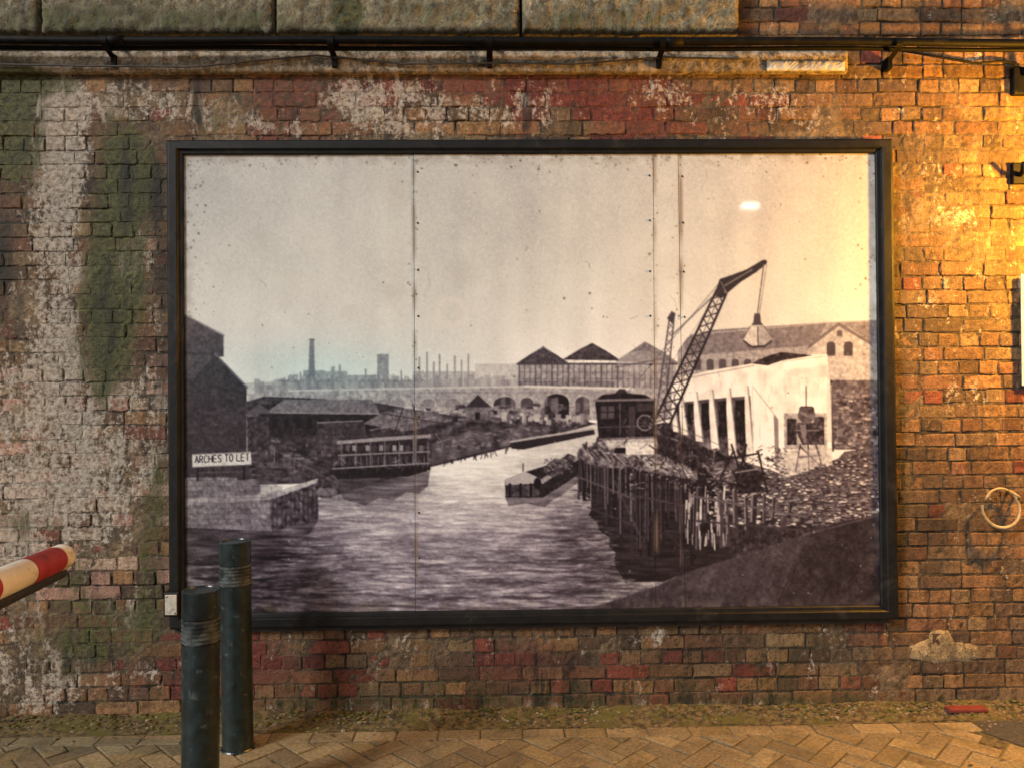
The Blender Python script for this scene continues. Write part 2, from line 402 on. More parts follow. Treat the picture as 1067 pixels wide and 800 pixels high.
poly([(322.6, 353), (327, 353), (328.6, 396), (321, 396)], .46, .95); ln(322, 354, 328, 354, 1.6, .42)
for x, y in [(437, 372), (445, 367), (452, 377), (458, 369), (466, 379), (474, 371), (481, 375), (488, 369), (381, 384), (418, 386), (313, 388), (354, 380)]: ln(x, y, x, 402, 1.9, .51, .85)
for k in range(150):
    x = ru(262, 540); rc(x, ru(390, 402), x+ru(2, 8), 409, ru(.42, .64), .5)
for x in range(290, 440, 7): poly([(x, 398), (x+3.5, 394), (x+7, 398)], ru(.42, .52), .6)
hz = .20*np.exp(-((PY-385)/22)**2)*sm((PX-420)/120)*sm((560-PX)/60); Lm[:] = Lm+hz*(.78-Lm)
# market sheds
rc(541, 378, 705, 405, .52, .85, .03)
for pts, v, a in [([(538, 379), (553, 369), (566, 362), (580, 370), (593, 379)], .27, 1), ([(586, 375), (604, 364), (617, 357.5), (632, 366), (647, 376)], .25, 1), ([(641, 377), (672, 356), (690, 366), (708, 379)], .38, .8)]:
    poly(pts, v, a, .03)
for cx, w in ((566, 26), (617, 30), (672, 30)):
    for k in range(7): ln(cx, 361, cx-w+k*w/3, 378, .6, .36, .5)
ln(538, 379.5, 708, 379.5, 1.6, .28)
for k in range(29):
    x = 541+k*5.7; ln(x, 379, x, 404, 1.1 if k % 3 else 2.0, .30, .8 if x < 650 else .5)
for y in (388, 395): ln(541, y, 703, y, .9, .36, .6)
rc(541, 397, 640, 404, .34, .5, .05)
ell(668, 378, 26, 12, .66, .35); ln(640, 383, 690, 374, 2, .33, .6)
# viaduct
poly([(258, 410), (300, 407), (430, 404), (545, 402.5), (640, 404), (700, 406), (700, 437), (500, 438), (430, 424), (258, 424)], .56, 1, .03)
ln(300, 407, 545, 402.5, 2, .70, .8); ln(545, 402.5, 660, 405, 2.4, .74, .9); ln(430, 409, 640, 409, 1.2, .42, .6)
for cx, y0, y1, w, v in [(526, 413, 426, 24, .22), (580, 410, 435, 26, .13), (549, 414, 426, 13, .3), (607, 413, 432, 15, .26), (472, 415, 424, 17, .42), (446, 415, 424, 14, .47), (415, 415, 422, 15, .5)]:
    arch(cx, y0-1.5, y1, w+3, .66, .45); arch(cx, y0, y1, w, v)
for k in range(50): x = ru(262, 640); rc(x, ru(404, 420), x+ru(2, 9), ru(420, 434), ru(.34, .66), .3)
rc(505, 424, 568, 433, .42, .6, .07)
# water
wv = .665-.07*sm((PY-485)/70)-.17*sm((PY-525)/105)-.20*sm((400-PX)/140)-.08*sm((PX-560)/80)*sm((PY-480)/60)
wv = wv+.18*np.exp(-((PX-490+(PY-450)*.1)/62)**2)*sm((590-PY)/120)
wv = wv-.20*np.exp(-((PX-395)/62)**2-((PY-512)/20)**2)-.18*np.exp(-((PX-600)/42)**2-((PY-560)/50)**2)-.12*np.exp(-((PX-280)/75)**2-((PY-575)/26)**2)
amp = .32+.75*sm((PY-455)/130)
rip = .058*(np.abs(wav1)-.8)+.060*np.maximum(wav2, -1.4)+.024*wav4+.014*wav3
wv = wv+amp*rip*1.05
watpoly = [(190, 645), (190, 545), (283, 540), (331, 520), (400, 490), (450, 470), (530, 455), (622, 440), (700, 470), (720, 612), (640, 645)]
poly(watpoly, wv)
for k in range(520):
    y = 470+165*ru(0, 1); x = ru(200, 640); w = ru(2, 8)*(.4+(y-460)/150)
    v = wv[min(Hp-1, int((y-Y0)*S)), min(Wp-1, int((x-X0)*S))]
    poly([(x-w, y), (x, y-ru(.3, .7)), (x+w, y+ru(-.4, .4)), (x, y+ru(.2, .6))], v+(ru(.06, .17) if rc_.random() < .5 else -ru(.05, .15)), .6)
# bank on the left
bank = .22+.025*n1+.03*n3+.03*hz1
poly([(257, 418), (275, 413), (330, 415), (395, 420), (440, 428), (470, 432), (520, 436), (600, 436), (622, 441), (560, 457), (530, 466), (450, 486), (345, 517), (331, 503), (258, 505)], bank)
for k in range(260):
    x = ru(262, 600); y = ru(420, 440)+max(0, (450-x))*.12*ru(0, 1); w = ru(2, 12)
    rc(x, y, x+w, y+ru(1, 4), ru(.10, .55), ru(.3, .8), .02)
poly([(484, 425), (498, 411), (512, 424)], .2); rc(485, 424, 511, 437, .36, 1, .03); rc(495, 429, 500, 437, .12)
poly([(278, 429), (296, 416), (388, 416), (396, 431)], .40, 1, .02); poly([(278, 429), (396, 431), (396, 452), (278, 455)], .13, 1, .02); ln(278, 429.5, 396, 431, 1.4, .54, .8)
for x in range(284, 392, 6): ln(x+12, 417, x, 429, .6, .30, .6)
for x in range(284, 392, 12): rc(x, 436, x+5, 446, .07 if x % 24 else .36)
poly([(378, 441), (400, 429), (456, 428), (463, 438), (424, 450)], .37, 1, .03); poly([(330, 440), (378, 438), (380, 452), (330, 454)], .2, 1, .03); ln(330, 440, 378, 438, 1.3, .5, .8)
ln(385, 448, 455, 434, 1.2, .54, .7); ln(395, 430, 458, 440, 1, .12, .7); ln(412, 448, 420, 424, 1, .1); ln(436, 444, 430, 420, 1, .1)
poly([(450, 462), (490, 448), (560, 444), (612, 442), (560, 456), (505, 470), (450, 484)], .30, 1, .05, n3)
for k in range(190): x = ru(455, 600); y = 470-(x-450)*.17+ru(-10, 6); ell(x, y, ru(1, 3), ru(.6, 1.4), ru(.12, .55), .6)
ln(531, 460, 618, 446, 2.2, .60); poly([(531, 461), (619, 447), (620, 452), (545, 468), (533, 467)], .17)
for k in range(50): x = ru(515, 612); rc(x, ru(429, 439), x+ru(2, 6), ru(437, 442), ru(.2, .8), .8)
ln(262, 455, 345, 500, 1.5, .4, .6)
for k in range(16): x = 265+k*5.2; ln(x, 455+k*2.7, x, 470+k*2.9, 1.2, ru(.08, .42), .8)
for k in range(90): x = ru(258, 345); y = ru(456, 502); rc(x, y, x+ru(2, 9), y+ru(1, 3), ru(.08, .46), .7)
for k in range(30): x = ru(460, 545); y = 482-(x-450)*.2; ln(x, y, x+ru(-3, 3), y+ru(2, 7), ru(.8, 2), .14, .6)
# two-level houseboat moored on the left, with its reflection
poly([(350, 500), (448, 489), (446, 506), (436, 514), (424, 512), (410, 521), (396, 518), (380, 526), (358, 520)], .24, .65, .05, wav2)
poly([(343, 490), (352, 484), (447, 479), (449, 489), (425, 496), (352, 499)], .10, 1, .02)
rc(356, 456, 446, 485, .15, 1, .03)
poly([(362, 456), (400, 449), (440, 448), (446, 453), (400, 456)], .2, 1, .02)
poly([(351, 459), (400, 455), (449, 452), (449, 455.5), (400, 459), (351, 462.5)], .50); ln(352, 474, 448, 470, 1.6, .46)
for x in range(360, 444, 7): rc(x, 463.5, x+4, 469.5, ru(.06, .6), .9)
for x in range(358, 448, 6): ln(x, 475, x, 484, 1, ru(.3, .5), .8)
for x in range(356, 448, 15): ln(x, 459, x, 485, 1.3, .4, .8)
ln(346, 488, 448, 482, 1.2, .52); rc(430, 455, 434, 482, .38)
for k in range(24): x = ru(346, 446); ln(x, ru(476, 490), x+ru(2, 7), ru(478, 490), 1.0, ru(.2, .6), .6)
ln(380, 455, 380, 440, 1, .3); ln(420, 454, 424, 438, 1, .3)
# left buildings
poly([(186, 326), (192, 328), (233, 350), (233, 372), (186, 372)], .25, 1, .02)
ln(192, 328, 234, 350, 2, .45, .7)
poly([(186, 366), (224, 368), (257, 403), (257, 480), (270, 520), (186, 525)], .20, 1, .02)
poly([(188, 371), (224, 370), (202, 394), (188, 394)], .27, 1, .02)
ln(223, 368, 258, 404, 2.2, .40, .8)
for y in range(404, 470, 4):
    ln(190, y, 256, y+1, .7, .155, .5)
    for j in range(7): x = 190+j*9.4+ru(0, 5); rc(x, y, x+ru(4, 9), y+3.4, ru(.14, .27), .5)
rc(258, 434, 280, 470, .2, 1, .04); poly([(257, 430), (270, 420), (284, 431)], .3)
# stone quay
rc(186, 497, 247, 522, .42, 1, .05); poly([(247, 500), (270, 498), (272, 522), (247, 522)], .36, 1, .05)
poly([(186, 524), (278, 517), (284, 520), (284, 553), (186, 549)], .42, 1, .05); poly([(280, 517), (331, 499), (332, 541), (283, 554)], .25, 1, .05)
poly([(186, 520), (280, 514), (331, 498), (331, 502), (283, 520), (186, 527)], .60, 1, .04)
for k in range(9):
    y = 500+k*5.8
    ln(186, y, 278, y+.5, .8, .26, .6)
    for j in range(9):
        x = 190+j*11+(k % 2)*5; ln(x, y, x, y+5.8, .8, .28, .5); rc(x, y, x+11, y+5.6, ru(.28, .56), .4)
for k in range(11): x = 284+k*4.6; ln(x, 519-k*1.6, x, 551-k*1.1, 1.0, .13, .7)
poly([(186, 549), (283, 553), (332, 541), (322, 556), (306, 562), (296, 572), (270, 582), (230, 576), (186, 586)], .20, .7, .05, wav2)
rc(330, 500, 346, 518, .2, .8, .05); ell(340, 512, 12, 4, .45, .6)
ln(206, 484, 206, 501, 2.0, .08); ln(254, 483, 254, 500, 2.0, .08); ln(206, 492, 254, 491, 1.2, .3)
# warehouse on the right
poly([(706, 366), (716, 352), (740, 345), (850, 337), (920, 333), (920, 395), (706, 395)], .54, .95, .025)
poly([(712, 358), (720, 349), (742, 344), (862, 336), (848, 360), (716, 371)], .42, .95, .02)
for k in range(12): ln(724+k*11, 349-k*.9, 720+k*11, 369-k*.8, .7, .36, .6)
ln(720, 349, 862, 336.5, 1.6, .60, .8)
poly([(842, 396), (842, 360), (874, 336), (908, 357), (908, 396)], .63, 1, .025); poly([(842, 360), (874, 336), (908, 357), (908, 360), (874, 340), (842, 364)], .38)
poly([(908, 357), (880, 337), (920, 334), (920, 357)], .46, 1, .02)
for cx in (866, 884): arch(cx, 356, 371, 9, .28)
arch(875, 344, 351, 6, .34)
for k in range(9): arch(727+k*13, 374, 386, 7.5, .29, .9)
rc(866, 388, 920, 396, .64, 1, .03); rc(866, 396, 920, 414, .36, 1, .04); rc(866, 414, 920, 468, .32, 1, .05)
for k in range(150): x = ru(868, 918); y = ru(410, 466); rc(x, y, x+ru(2, 7), y+ru(1, 3), ru(.14, .66), .8)
# dark ground under the crane and round the jetty
poly([(616, 478), (622, 455), (690, 440), (760, 440), (830, 492), (918, 462), (920, 560), (760, 600), (690, 600), (720, 540), (690, 500)], .17, 1, .035)
edge_l = [(603, 496)]+[(608+k*3.6+ru(-6, 6), 512+k*8) for k in range(11)]
poly(edge_l+[(652, 606), (690, 606), (722, 594), (760, 582), (760, 500), (690, 480), (610, 484)], .12, .96, .028, wav2)
for k in range(80):
    y = ru(510, 606); x = 608+(y-512)*.42+ru(-12, 10); w = ru(3, 10); poly([(x-w, y), (x, y-ru(.6, 1.4)), (x+w, y), (x, y+ru(.5, 1.2))], ru(.10, .45), .75)
# white coal-yard building: open bays between slanted piers
poly([(700, 396), (735, 387), (790, 378), (813, 370), (862, 369.5), (866, 420), (867, 484), (820, 496), (800, 488), (765, 478), (736, 466), (700, 446)], .83, 1, .03, n3)
poly([(783, 379), (800, 371), (814, 367), (848, 370.5), (815, 376), (800, 381)], .21, 1, .03)
ln(700, 397, 786, 381, 1.5, .56, .8); ln(815, 377, 862, 371, 1.2, .66, .8)
poly([(700, 420), (735, 416), (782, 412), (786, 480), (765, 478), (736, 466), (700, 446)], .26, .95, .06, n3)
for x0, x1, y0, y1 in [(703, 709, 422, 447), (716, 724, 420, 454), (731, 740, 419, 461), (748, 758, 417, 468), (766, 777, 416, 475)]:
    poly([(x0, y0+1), (x1, y0), (x1, y1), (x0, y1-3)], .13, 1, .03); poly([(x0, y1-12), (x1, y1-15), (x1, y1), (x0, y1-3)], .32, .6, .06)
for x, y0, y1, w in [(701, 408, 448, 3), (709, 408, 451, 5), (724, 406, 458, 5.5), (740, 404, 466, 6.5), (758, 402, 473, 7), (777, 400, 480, 6)]:
    poly([(x-1, y0), (x+w*.4, y0-1), (x+w+3, y1+2), (x+w*.2, y1+1), (x-1, y0+26)], .80, 1, .025, n3)
    ln(x+w*.4, y0+2, x+w+3.4, y1+2, 1.4, .46, .9)
poly([(783, 402), (788, 404), (810, 436), (811, 490), (797, 487), (785, 482)], .86, 1, .025, n3); poly([(806, 431), (811, 437), (812, 490), (808, 489)], .48)
ln(784, 402, 811, 437, 1.2, .58, .8); ln(784, 404, 785, 480, 1, .6, .6)
for k in range(120): x = ru(702, 864); y = ru(385, 474); ln(x, y, x+ru(-.5, .5), y+ru(4, 18), ru(.6, 2.0), ru(.5, .78), .3)
poly([(816, 386), (862, 380), (862, 392), (816, 398)], .74, .5, .03, n3)
rc(817, 430, 862, 468, .60, 1, .04); rc(820, 436, 830, 463, .2, 1, .05); rc(848, 434, 859, 463, .26, 1, .05)
# hopper and hanging grab on a trestle in front of it
ln(840, 402, 840, 424, 1.3, .28); ln(834, 424, 847, 424, 2, .2)
poly([(833, 424), (848, 424), (850, 434), (845, 440), (836, 440), (831, 434)], .34, 1, .04)
poly([(831, 440), (851, 440), (854, 448), (847, 463), (836, 463), (829, 448)], .24, 1, .04); poly([(833, 442), (840, 442), (840, 461), (837, 461)], .46, .8)
ln(829, 448, 854, 448, 1.4, .42)
for a_ in [(834, 462, 829, 492), (850, 462, 857, 488), (842, 462, 843, 490), (831, 476, 856, 474), (833, 464, 856, 486)]: ln(*a_, 1.5, .2)
ln(700, 442, 822, 494, 1.3, .3, .5); ln(866, 396, 868, 470, 2, .25); rc(862, 400, 867, 460, .66, .6)
poly([(812, 470), (866, 466), (868, 486), (822, 497), (812, 492)], .52, .6, .07)
# rubble and coal heap
poly([(730, 482), (765, 478), (800, 488), (822, 497), (867, 484), (880, 470), (920, 464), (920, 548), (866, 548), (835, 545), (780, 535)], .31, 1, .04)
for k in range(1500):
    x = ru(738, 919); y = ru(464, 548)
    if y < 500-(x-800)*.3 and x > 820: continue
    if x < 800 and y < 488: continue
    v = rc_.choice([.16, .28, .38, .46, .54, .62, .72, .80]); s = ru(.9, 2.9)*(.6+(y-466)/110)
    ln(x-s, y+s*.5, x+s, y+s*.6, 1.0, .10, .7)
    poly([(x+ru(-s, 0), y-ru(.3, s)*.7), (x+s, y-ru(0, s)*.6), (x+ru(.3, s), y+ru(.3, s)*.5), (x-s, y+ru(0, s)*.4)], v, .9)
# dark slope at the lower right
dk = .21+.012*n1+.014*n10+.012*n3
poly([(590, 650), (610, 634), (650, 622), (690, 608), (720, 594), (760, 582), (800, 570), (838, 556), (870, 545), (924, 533), (924, 650)], dk)
poly([(802, 650), (822, 600), (840, 556), (870, 545), (924, 533), (924, 650)], dk-.05)
ln(836, 557, 924, 534, 2.0, .32, .6); ln(840, 556, 812, 632, 1.5, .28, .4); ln(620, 632, 838, 557, 1.4, .27, .4)
for k in range(320):
    x = ru(640, 915); y0_ = 632-(x-610)*.33; y = ru(max(540, y0_), 632); ln(x, y, x+ru(-2, 4), y-ru(1, 3), .8, ru(.13, .36), .5)
# timber wharf: deck, individual piles, rails
def pile(x, y0, y1, w, v, hi):
    lean = ru(-2.4, 2.8)
    ln(x, y0, x+lean, y1, w, v, .96); ln(x-w*.32, y0, x-w*.32+lean*.6, y1-ru(2, (y1-y0)*.6), max(.7, w*.3), hi, .8)
    poly([(x-w*.5, y0), (x, y0-1.4), (x+w*.5, y0), (x, y0+1)], hi+.05)
for k in range(13):
    t = k/12; x = 602+t*9; pile(x+ru(-.6, .6), 470-9*t+ru(-1, 1), 500+ru(-6, 4)-6*t, 1.6, ru(.1, .2), ru(.3, .45))
for k in range(15):
    x = 603+k*4.1+ru(-1.8, 1.8); y0 = 474+k*1.3+ru(-5, 3); pile(x, y0, 512+k*4.4+ru(-18, 14), ru(1.6, 4.2), ru(.08, .2), ru(.28, .58))
for k in range(18):
    x = 662+k*3.6+ru(-2.2, 2.2); y0 = 490+k*.9+ru(-3, 6); pile(x, y0, y0+ru(30, 96), ru(1.5, 4.4), ru(.05, .16), ru(.18, .45))
ln(604, 497, 662, 520, 2.2, .3, .8); ln(612, 528, 664, 548, 1.8, .22, .8); ln(660, 516, 724, 528, 2.2, .22); ln(660, 548, 722, 562, 1.8, .16)
ln(640, 500, 668, 560, 1.8, .26, .8); ln(690, 505, 668, 570, 1.8, .2, .8)
poly([(601, 472), (626, 459), (650, 461), (690, 474), (726, 490), (727, 500), (700, 496), (676, 491), (655, 487), (630, 487), (610, 482)], .36, 1, .06)
for k in range(70):
    t = k/69; x = 605+t*114; y = 466+t*24; ln(x, y-ru(0, 6), x+ru(4, 14), y+ru(3, 12), ru(.8, 1.6), ru(.08, .72), .85)
for k in range(13):
    x = 722+k*9.3+ru(-3, 3); yt = 502+k*2.2+ru(-9, 12); yb = 586-k*3.2+ru(-14, 2); pile(x, yt, yb, ru(2.6, 7), ru(.10, .24), ru(.34, .6))
for k in range(38): x = ru(714, 758); y = ru(503, 560); ln(x, y, x+ru(-1, 1), y+ru(8, 26), ru(.8, 2.2), ru(.45, .84), .8)
ln(720, 516, 840, 538, 2.4, .32); ln(722, 542, 838, 552, 2.0, .22)
for k in range(200):
    x = ru(650, 800); y = ru(466, 512); ln(x, y, x+ru(-9, 9), y+ru(-4, 6), ru(.7, 1.8), rc_.choice([.06, .1, .14, .36, .56]), .8)
for k in range(110): x = ru(615, 720); y = 463+(x-615)*.27+ru(-6, 6); ell(x, y, ru(.8, 3.0), ru(.6, 1.6), ru(.08, .78), .7)
# loaded barge in mid river
poly([(526, 516), (566, 518), (603, 494), (603, 502), (592, 510), (585, 516), (576, 520), (568, 528), (548, 524), (530, 527)], .28, .7, .04, wav2)
poly([(526, 499), (548, 491), (600, 475), (603, 479), (603, 494), (566, 518), (527, 518)], .14, 1, .02)
poly([(526, 499), (548, 491), (563, 498), (563, 503), (527, 505)], .60); rc(528, 505, 562, 517, .26, 1, .04)
for x in (530, 541, 552): rc(x, 503, x+2.5, 518, .08)
poly([(562, 500), (600, 475), (603, 478), (565, 504)], .52)
poly([(566, 493), (570, 483), (578, 477), (584, 478), (592, 472), (600, 475), (597, 485), (577, 497)], .26, 1, .06)
for k in range(55): ell(ru(567, 599), ru(475, 494), ru(.8, 2.2), ru(.6, 1.4), ru(.08, .56), .8)
ell(560, 503, 4, 6, .08); ln(545, 491, 545, 482, 1.2, .2)
# crane
poly([(640, 410), (645, 405), (651, 405), (655, 411)], .2)
poly([(620, 417), (628, 411), (650, 409), (672, 411), (682, 417), (682, 456), (624, 458)], .12, 1, .025)
ln(618, 417, 684, 416, 2.4, .40); rc(626, 423, 640, 436, .28); ln(633, 423, 633, 436, 1, .1); ln(626, 429, 640, 429, 1, .1); rc(655, 423, 662, 455, .24, .8); ln(646, 420, 646, 456, 1.2, .32); rc(664, 420, 680, 428, .24, .8); ln(624, 445, 682, 443, 1.2, .3); ln(624, 457, 682, 455, 1.6, .4)
for k in range(16): q = 2*math.pi*k/16; ln(672+8*math.cos(q), 440+8*math.sin(q), 672+8*math.cos(q+.4), 440+8*math.sin(q+.4), 1.6, .42)
for k in range(4): q = math.pi*k/4; ln(672-8*math.cos(q), 440-8*math.sin(q), 672+8*math.cos(q), 440+8*math.sin(q), .8, .3)
poly([(628, 458), (684, 456), (686, 466), (664, 474), (632, 464)], .60, 1, .04); rc(652, 461, 682, 473, .72, 1, .04); rc(640, 466, 652, 472, .1)
for k in range(30): x = ru(625, 706); y = ru(440, 470); ln(x, y, x+ru(-6, 10), y+ru(-9, 6), 1.6, ru(.06, .45), .8)
def lattice(a, b, c, d, n, w, v):
    ln(*a, *b, w, v); ln(*c, *d, w, v)
    for i in range(n):
        t0, t1 = i/n, (i+1)/n
        p = lambda A_, B_, t: (A_[0]+(B_[0]-A_[0])*t, A_[1]+(B_[1]-A_[1])*t)
        ln(*p(a, b, t0), *p(c, d, t1), w*.5, v+.04); ln(*p(c, d, t0), *p(a, b, t1), w*.5, v+.04)
lattice((683, 437), (698, 328), (692, 437), (703, 326), 13, 1.6, .30)
poly([(695, 332), (700, 324), (704, 328), (701, 338)], .23)
lattice((681, 440), (747, 302), (697, 444), (757, 306), 14, 2.6, .15)
ln(690, 442, 752, 304, 1.0, .22, .7)
poly([(744, 308), (750, 291), (762, 287), (778, 281), (795, 271), (799, 275), (788, 284), (772, 294), (760, 304), (752, 311)], .16)
ln(755, 298, 784, 281, 1.4, .42); ln(751, 293, 757, 306, 1.2, .38)
ln(653, 410, 748, 297, .9, .34, .7); ln(676, 414, 752, 300, .7, .36, .5); ln(700, 350, 742, 310, 1.8, .23, .6)
ell(797, 273, 2.2, 2.2, .14)
ln(796, 275, 789, 329, 1.2, .32); ln(799, 276, 791, 329, .8, .38, .8)
# clamshell grab: small dark head, wide pale shells with dark seam and lip
poly([(786, 327), (792, 327), (793, 336), (796, 340), (782, 340), (785, 336)], .24)
poly([(782, 339), (796, 339), (801, 345), (805, 352), (804, 356), (797, 361), (783, 362), (775, 357), (774, 353), (778, 345)], .70, 1, .03)
poly([(790, 340), (796, 339), (801, 345), (805, 352), (804, 356), (797, 361), (790, 361)], .54, .8, .03)
ln(789.5, 340, 790, 361, 1.2, .25); ln(774.5, 355, 783, 361.6, 2, .2); ln(783, 361.6, 797, 361, 2.2, .2); ln(797, 361, 804.5, 355, 2, .2); ln(782, 340, 774.5, 353, 1.1, .3); ln(796, 340, 805, 352, 1.1, .3)
for a_ in [(762, 462, 778, 512), (778, 462, 766, 512), (790, 470, 800, 514), (745, 480, 790, 472), (760, 505, 798, 500), (768, 468, 796, 512), (750, 500, 764, 470)]: ln(*a_, 2.0, .12)
poly([(764, 490), (782, 484), (796, 494), (792, 512), (770, 514)], .14, 1, .04); ln(766, 492, 790, 488, 1.2, .5)
# soften into a photographic image, keep local contrast
Lm = Lm*.55+blur(Lm, .7)*.45
Lm = Lm+.16*(Lm-blur(Lm, 14))*sm((PY-340)/40)
# sign board with its lettering
poly([(200, 472.5), (261, 470), (262, 484), (200.5, 487)], .74, 1, .02)
poly([(200, 472.5), (261, 470), (261, 471), (200, 473.5)], .4); poly([(200.5, 486), (262, 483.2), (262, 484.4), (200.5, 487.2)], .34)
GL = {'A': [[(0, 1), (.5, 0), (1, 1)], [(.22, .62), (.78, .62)]], 'R': [[(0, 1), (0, 0), (.8, .05), (.95, .27), (.8, .5), (0, .52)], [(.45, .52), (1, 1)]], 'C': [[(1, .15), (.7, 0), (.25, 0), (0, .3), (0, .7), (.25, 1), (.7, 1), (1, .85)]],
      'H': [[(0, 0), (0, 1)], [(1, 0), (1, 1)], [(0, .5), (1, .5)]], 'E': [[(1, 0), (0, 0), (0, 1), (1, 1)], [(0, .5), (.8, .5)]], 'S': [[(1, .12), (.7, 0), (.25, 0), (0, .25), (.3, .47), (.75, .55), (1, .78), (.75, 1), (.25, 1), (0, .88)]],
      'T': [[(0, 0), (1, 0)], [(.5, 0), (.5, 1)]], 'O': [[(.3, 0), (.7, 0), (1, .3), (1, .7), (.7, 1), (.3, 1), (0, .7), (0, .3), (.3, 0)]], 'L': [[(0, 0), (0, 1), (1, 1)]]}
x = 203.2
for ch in 'ARCHES TO LET':
    if ch == ' ': x += 2.6; continue
    for st in GL[ch]:
        for p, q in zip(st[:-1], st[1:]):
            sl = lambda t: (x+t[0]*3.4, 474.6-(x-203)*.044+t[1]*7.2)
            (xa, ya), (xb, yb) = sl(p), sl(q); ln(xa, ya, xb, yb, 1.1, .10, .95)
    x += 4.75
dens = .008+.012*(1-np.abs(2*Lm-1))
Lm = Lm + n05*dens*.9 + n1*dens*.4
Lm = np.clip(.5+(Lm-.5)*1.08, .02, 1)
tx = [0, .12, .25, .5, .75, 1]
tc = np.array([(18, 14, 17), (40, 33, 38), (70, 62, 69), (130, 124, 129), (191, 188, 184), (243, 241, 234)], float)
RGB = np.stack([np.interp(Lm, tx, tc[:, i]) for i in range(3)], -1)
skyw = sm((400-PY)/120)[..., None]
RGB = RGB*(1+skyw*np.array([-.01, .0, -.015]))
wat = (sm((PY-480)/90)*sm((640-PX)/40)*sm((PX-200)/60))[..., None]; RGB = RGB*(1+wat*np.array([.0, -.018, .025]))
tl = (np.exp(-((PX-340)/110)**2-((PY-385)/34)**2))[..., None]; RGB = RGB+tl*np.array([-20, 1, 5])
def spot(x, y, r, c, a):
    ix, iy = (x-X0)*S, (y-Y0)*S; rr = r*S*2+2
    a0, a1 = max(0, int(iy-rr)), min(Hp, int(iy+rr)+1); b0, b1 = max(0, int(ix-rr)), min(Wp, int(ix+rr)+1)
    if a1 <= a0 or b1 <= b0: return
    yy, xx = np.mgrid[a0:a1, b0:b1]
    m = (a*np.exp(-(((xx-ix)**2+(yy-iy)**2)/(r*S)**2)**1.5))[..., None]
    RGB[a0:a1, b0:b1] = RGB[a0:a1, b0:b1]*(1-m)+np.array(c)*m
rr_ = random.Random(5)
for k in range(950):
    t = rr_.random()
    if t < .36: x, y = rr_.uniform(190, 916), 160+abs(rr_.gauss(0, 9))
    elif t < .58: x, y = rr_.choice([431, 681, 708])+rr_.gauss(0, 3), rr_.uniform(160, 635)
    elif t < .72: x, y = 190+abs(rr_.gauss(0, 14)), rr_.uniform(160, 330)
    elif t < .84: x, y = 915-abs(rr_.gauss(0, 12)), rr_.uniform(160, 420)
    else: x, y = rr_.uniform(190, 916), rr_.uniform(160, 500)
    spot(x, y, rr_.choice([.4, .5, .5, .6, .7, 1.0, 1.3]), rr_.choice([(70, 56, 46), (94, 76, 58), (50, 42, 38)]), rr_.uniform(.25, .75))
for k in range(130):
    spot(rr_.uniform(190, 916), rr_.uniform(160, 630), rr_.uniform(.6, 1.4), (225, 220, 210), rr_.uniform(.15, .45))
for k in range(70):
    spot(rr_.uniform(190, 916), rr_.uniform(165, 340), rr_.uniform(6, 24), rr_.choice([(218, 213, 200), (145, 136, 124)]), rr_.uniform(.04, .12))
for k in range(30):
    x = rr_.uniform(200, 905); y = rr_.uniform(170, 600); dx = rr_.uniform(-14, 14); dy = rr_.uniform(-20, 20); vv = rr_.choice([(222, 216, 204), (108, 96, 84)])
    for q in np.linspace(0, 1, 26): spot(x+dx*q+1.5*math.sin(q*5), y+dy*q, .45, vv, .28)
for sx in (431, 681.5, 709):
    e_ = (np.exp(-((PX-sx-(PY-160)*.006)/2.2)**2)*np.clip(.2+.4*n10, 0, .75))[..., None]; RGB = RGB*(1-e_)+np.array((116, 98, 82))*e_
edge = np.minimum.reduce([PX-190, 916-PX, PY-160, 636-PY]); ed = (np.clip(1-edge/14, 0, 1)*np.clip(.35+.5*n3, 0, 1))[..., None]
RGB = RGB*(1-.5*ed)+np.array((112, 98, 84))*.5*ed
ring_ = np.exp(-((np.hypot(PX-470, PY-326)-14)/4)**2)[..., None]*.2; RGB = RGB*(1-ring_)+np.array((222, 214, 200))*ring_
PRINT_GAIN = 1.2
LIN = np.clip(lin(np.clip(RGB, 3, 250))*PRINT_GAIN, .004, .86)
def sample(px, py):
    fx = np.clip((px-X0)*S-.5, 0, Wp-1.001); fy = np.clip((py-Y0)*S-.5, 0, Hp-1.001)
    ix = fx.astype(int); iy = fy.astype(int); ax = (fx-ix)[..., None]; ay = (fy-iy)[..., None]
    return (LIN[iy, ix]*(1-ax)+LIN[iy, ix+1]*ax)*(1-ay)+(LIN[iy+1, ix]*(1-ax)+LIN[iy+1, ix+1]*ax)*ay
def print_mat():
    m, nt, b = new_mat('printed_panel')
    A = N(nt, 'ShaderNodeAttribute', attribute_name='Print').outputs['Color']
    nt.links.new(A, b.inputs['Base Color'])
    b.inputs['Roughness'].default_value = .45
    b.inputs['Specular IOR Level'].default_value = .2
    b.inputs['Coat Weight'].default_value = .35
    b.inputs['Coat Roughness'].default_value = .04
    return m
M_print = print_mat()
YP = -.036
fr = thing('framed_picture', 'huge black framed old monochrome photograph of a river wharf and crane on the wall', 'picture', tuple(at_y(555, 655, 0)))
seams = [(188, 189.5), (431, 433), (680.5, 683.5), (706.5, 714), (916, 922)]
ytop = lambda x: 159.5-(x-188)*.0015; ybot = lambda x: 642-(x-188)*.0125
rngp = np.random.default_rng(3)
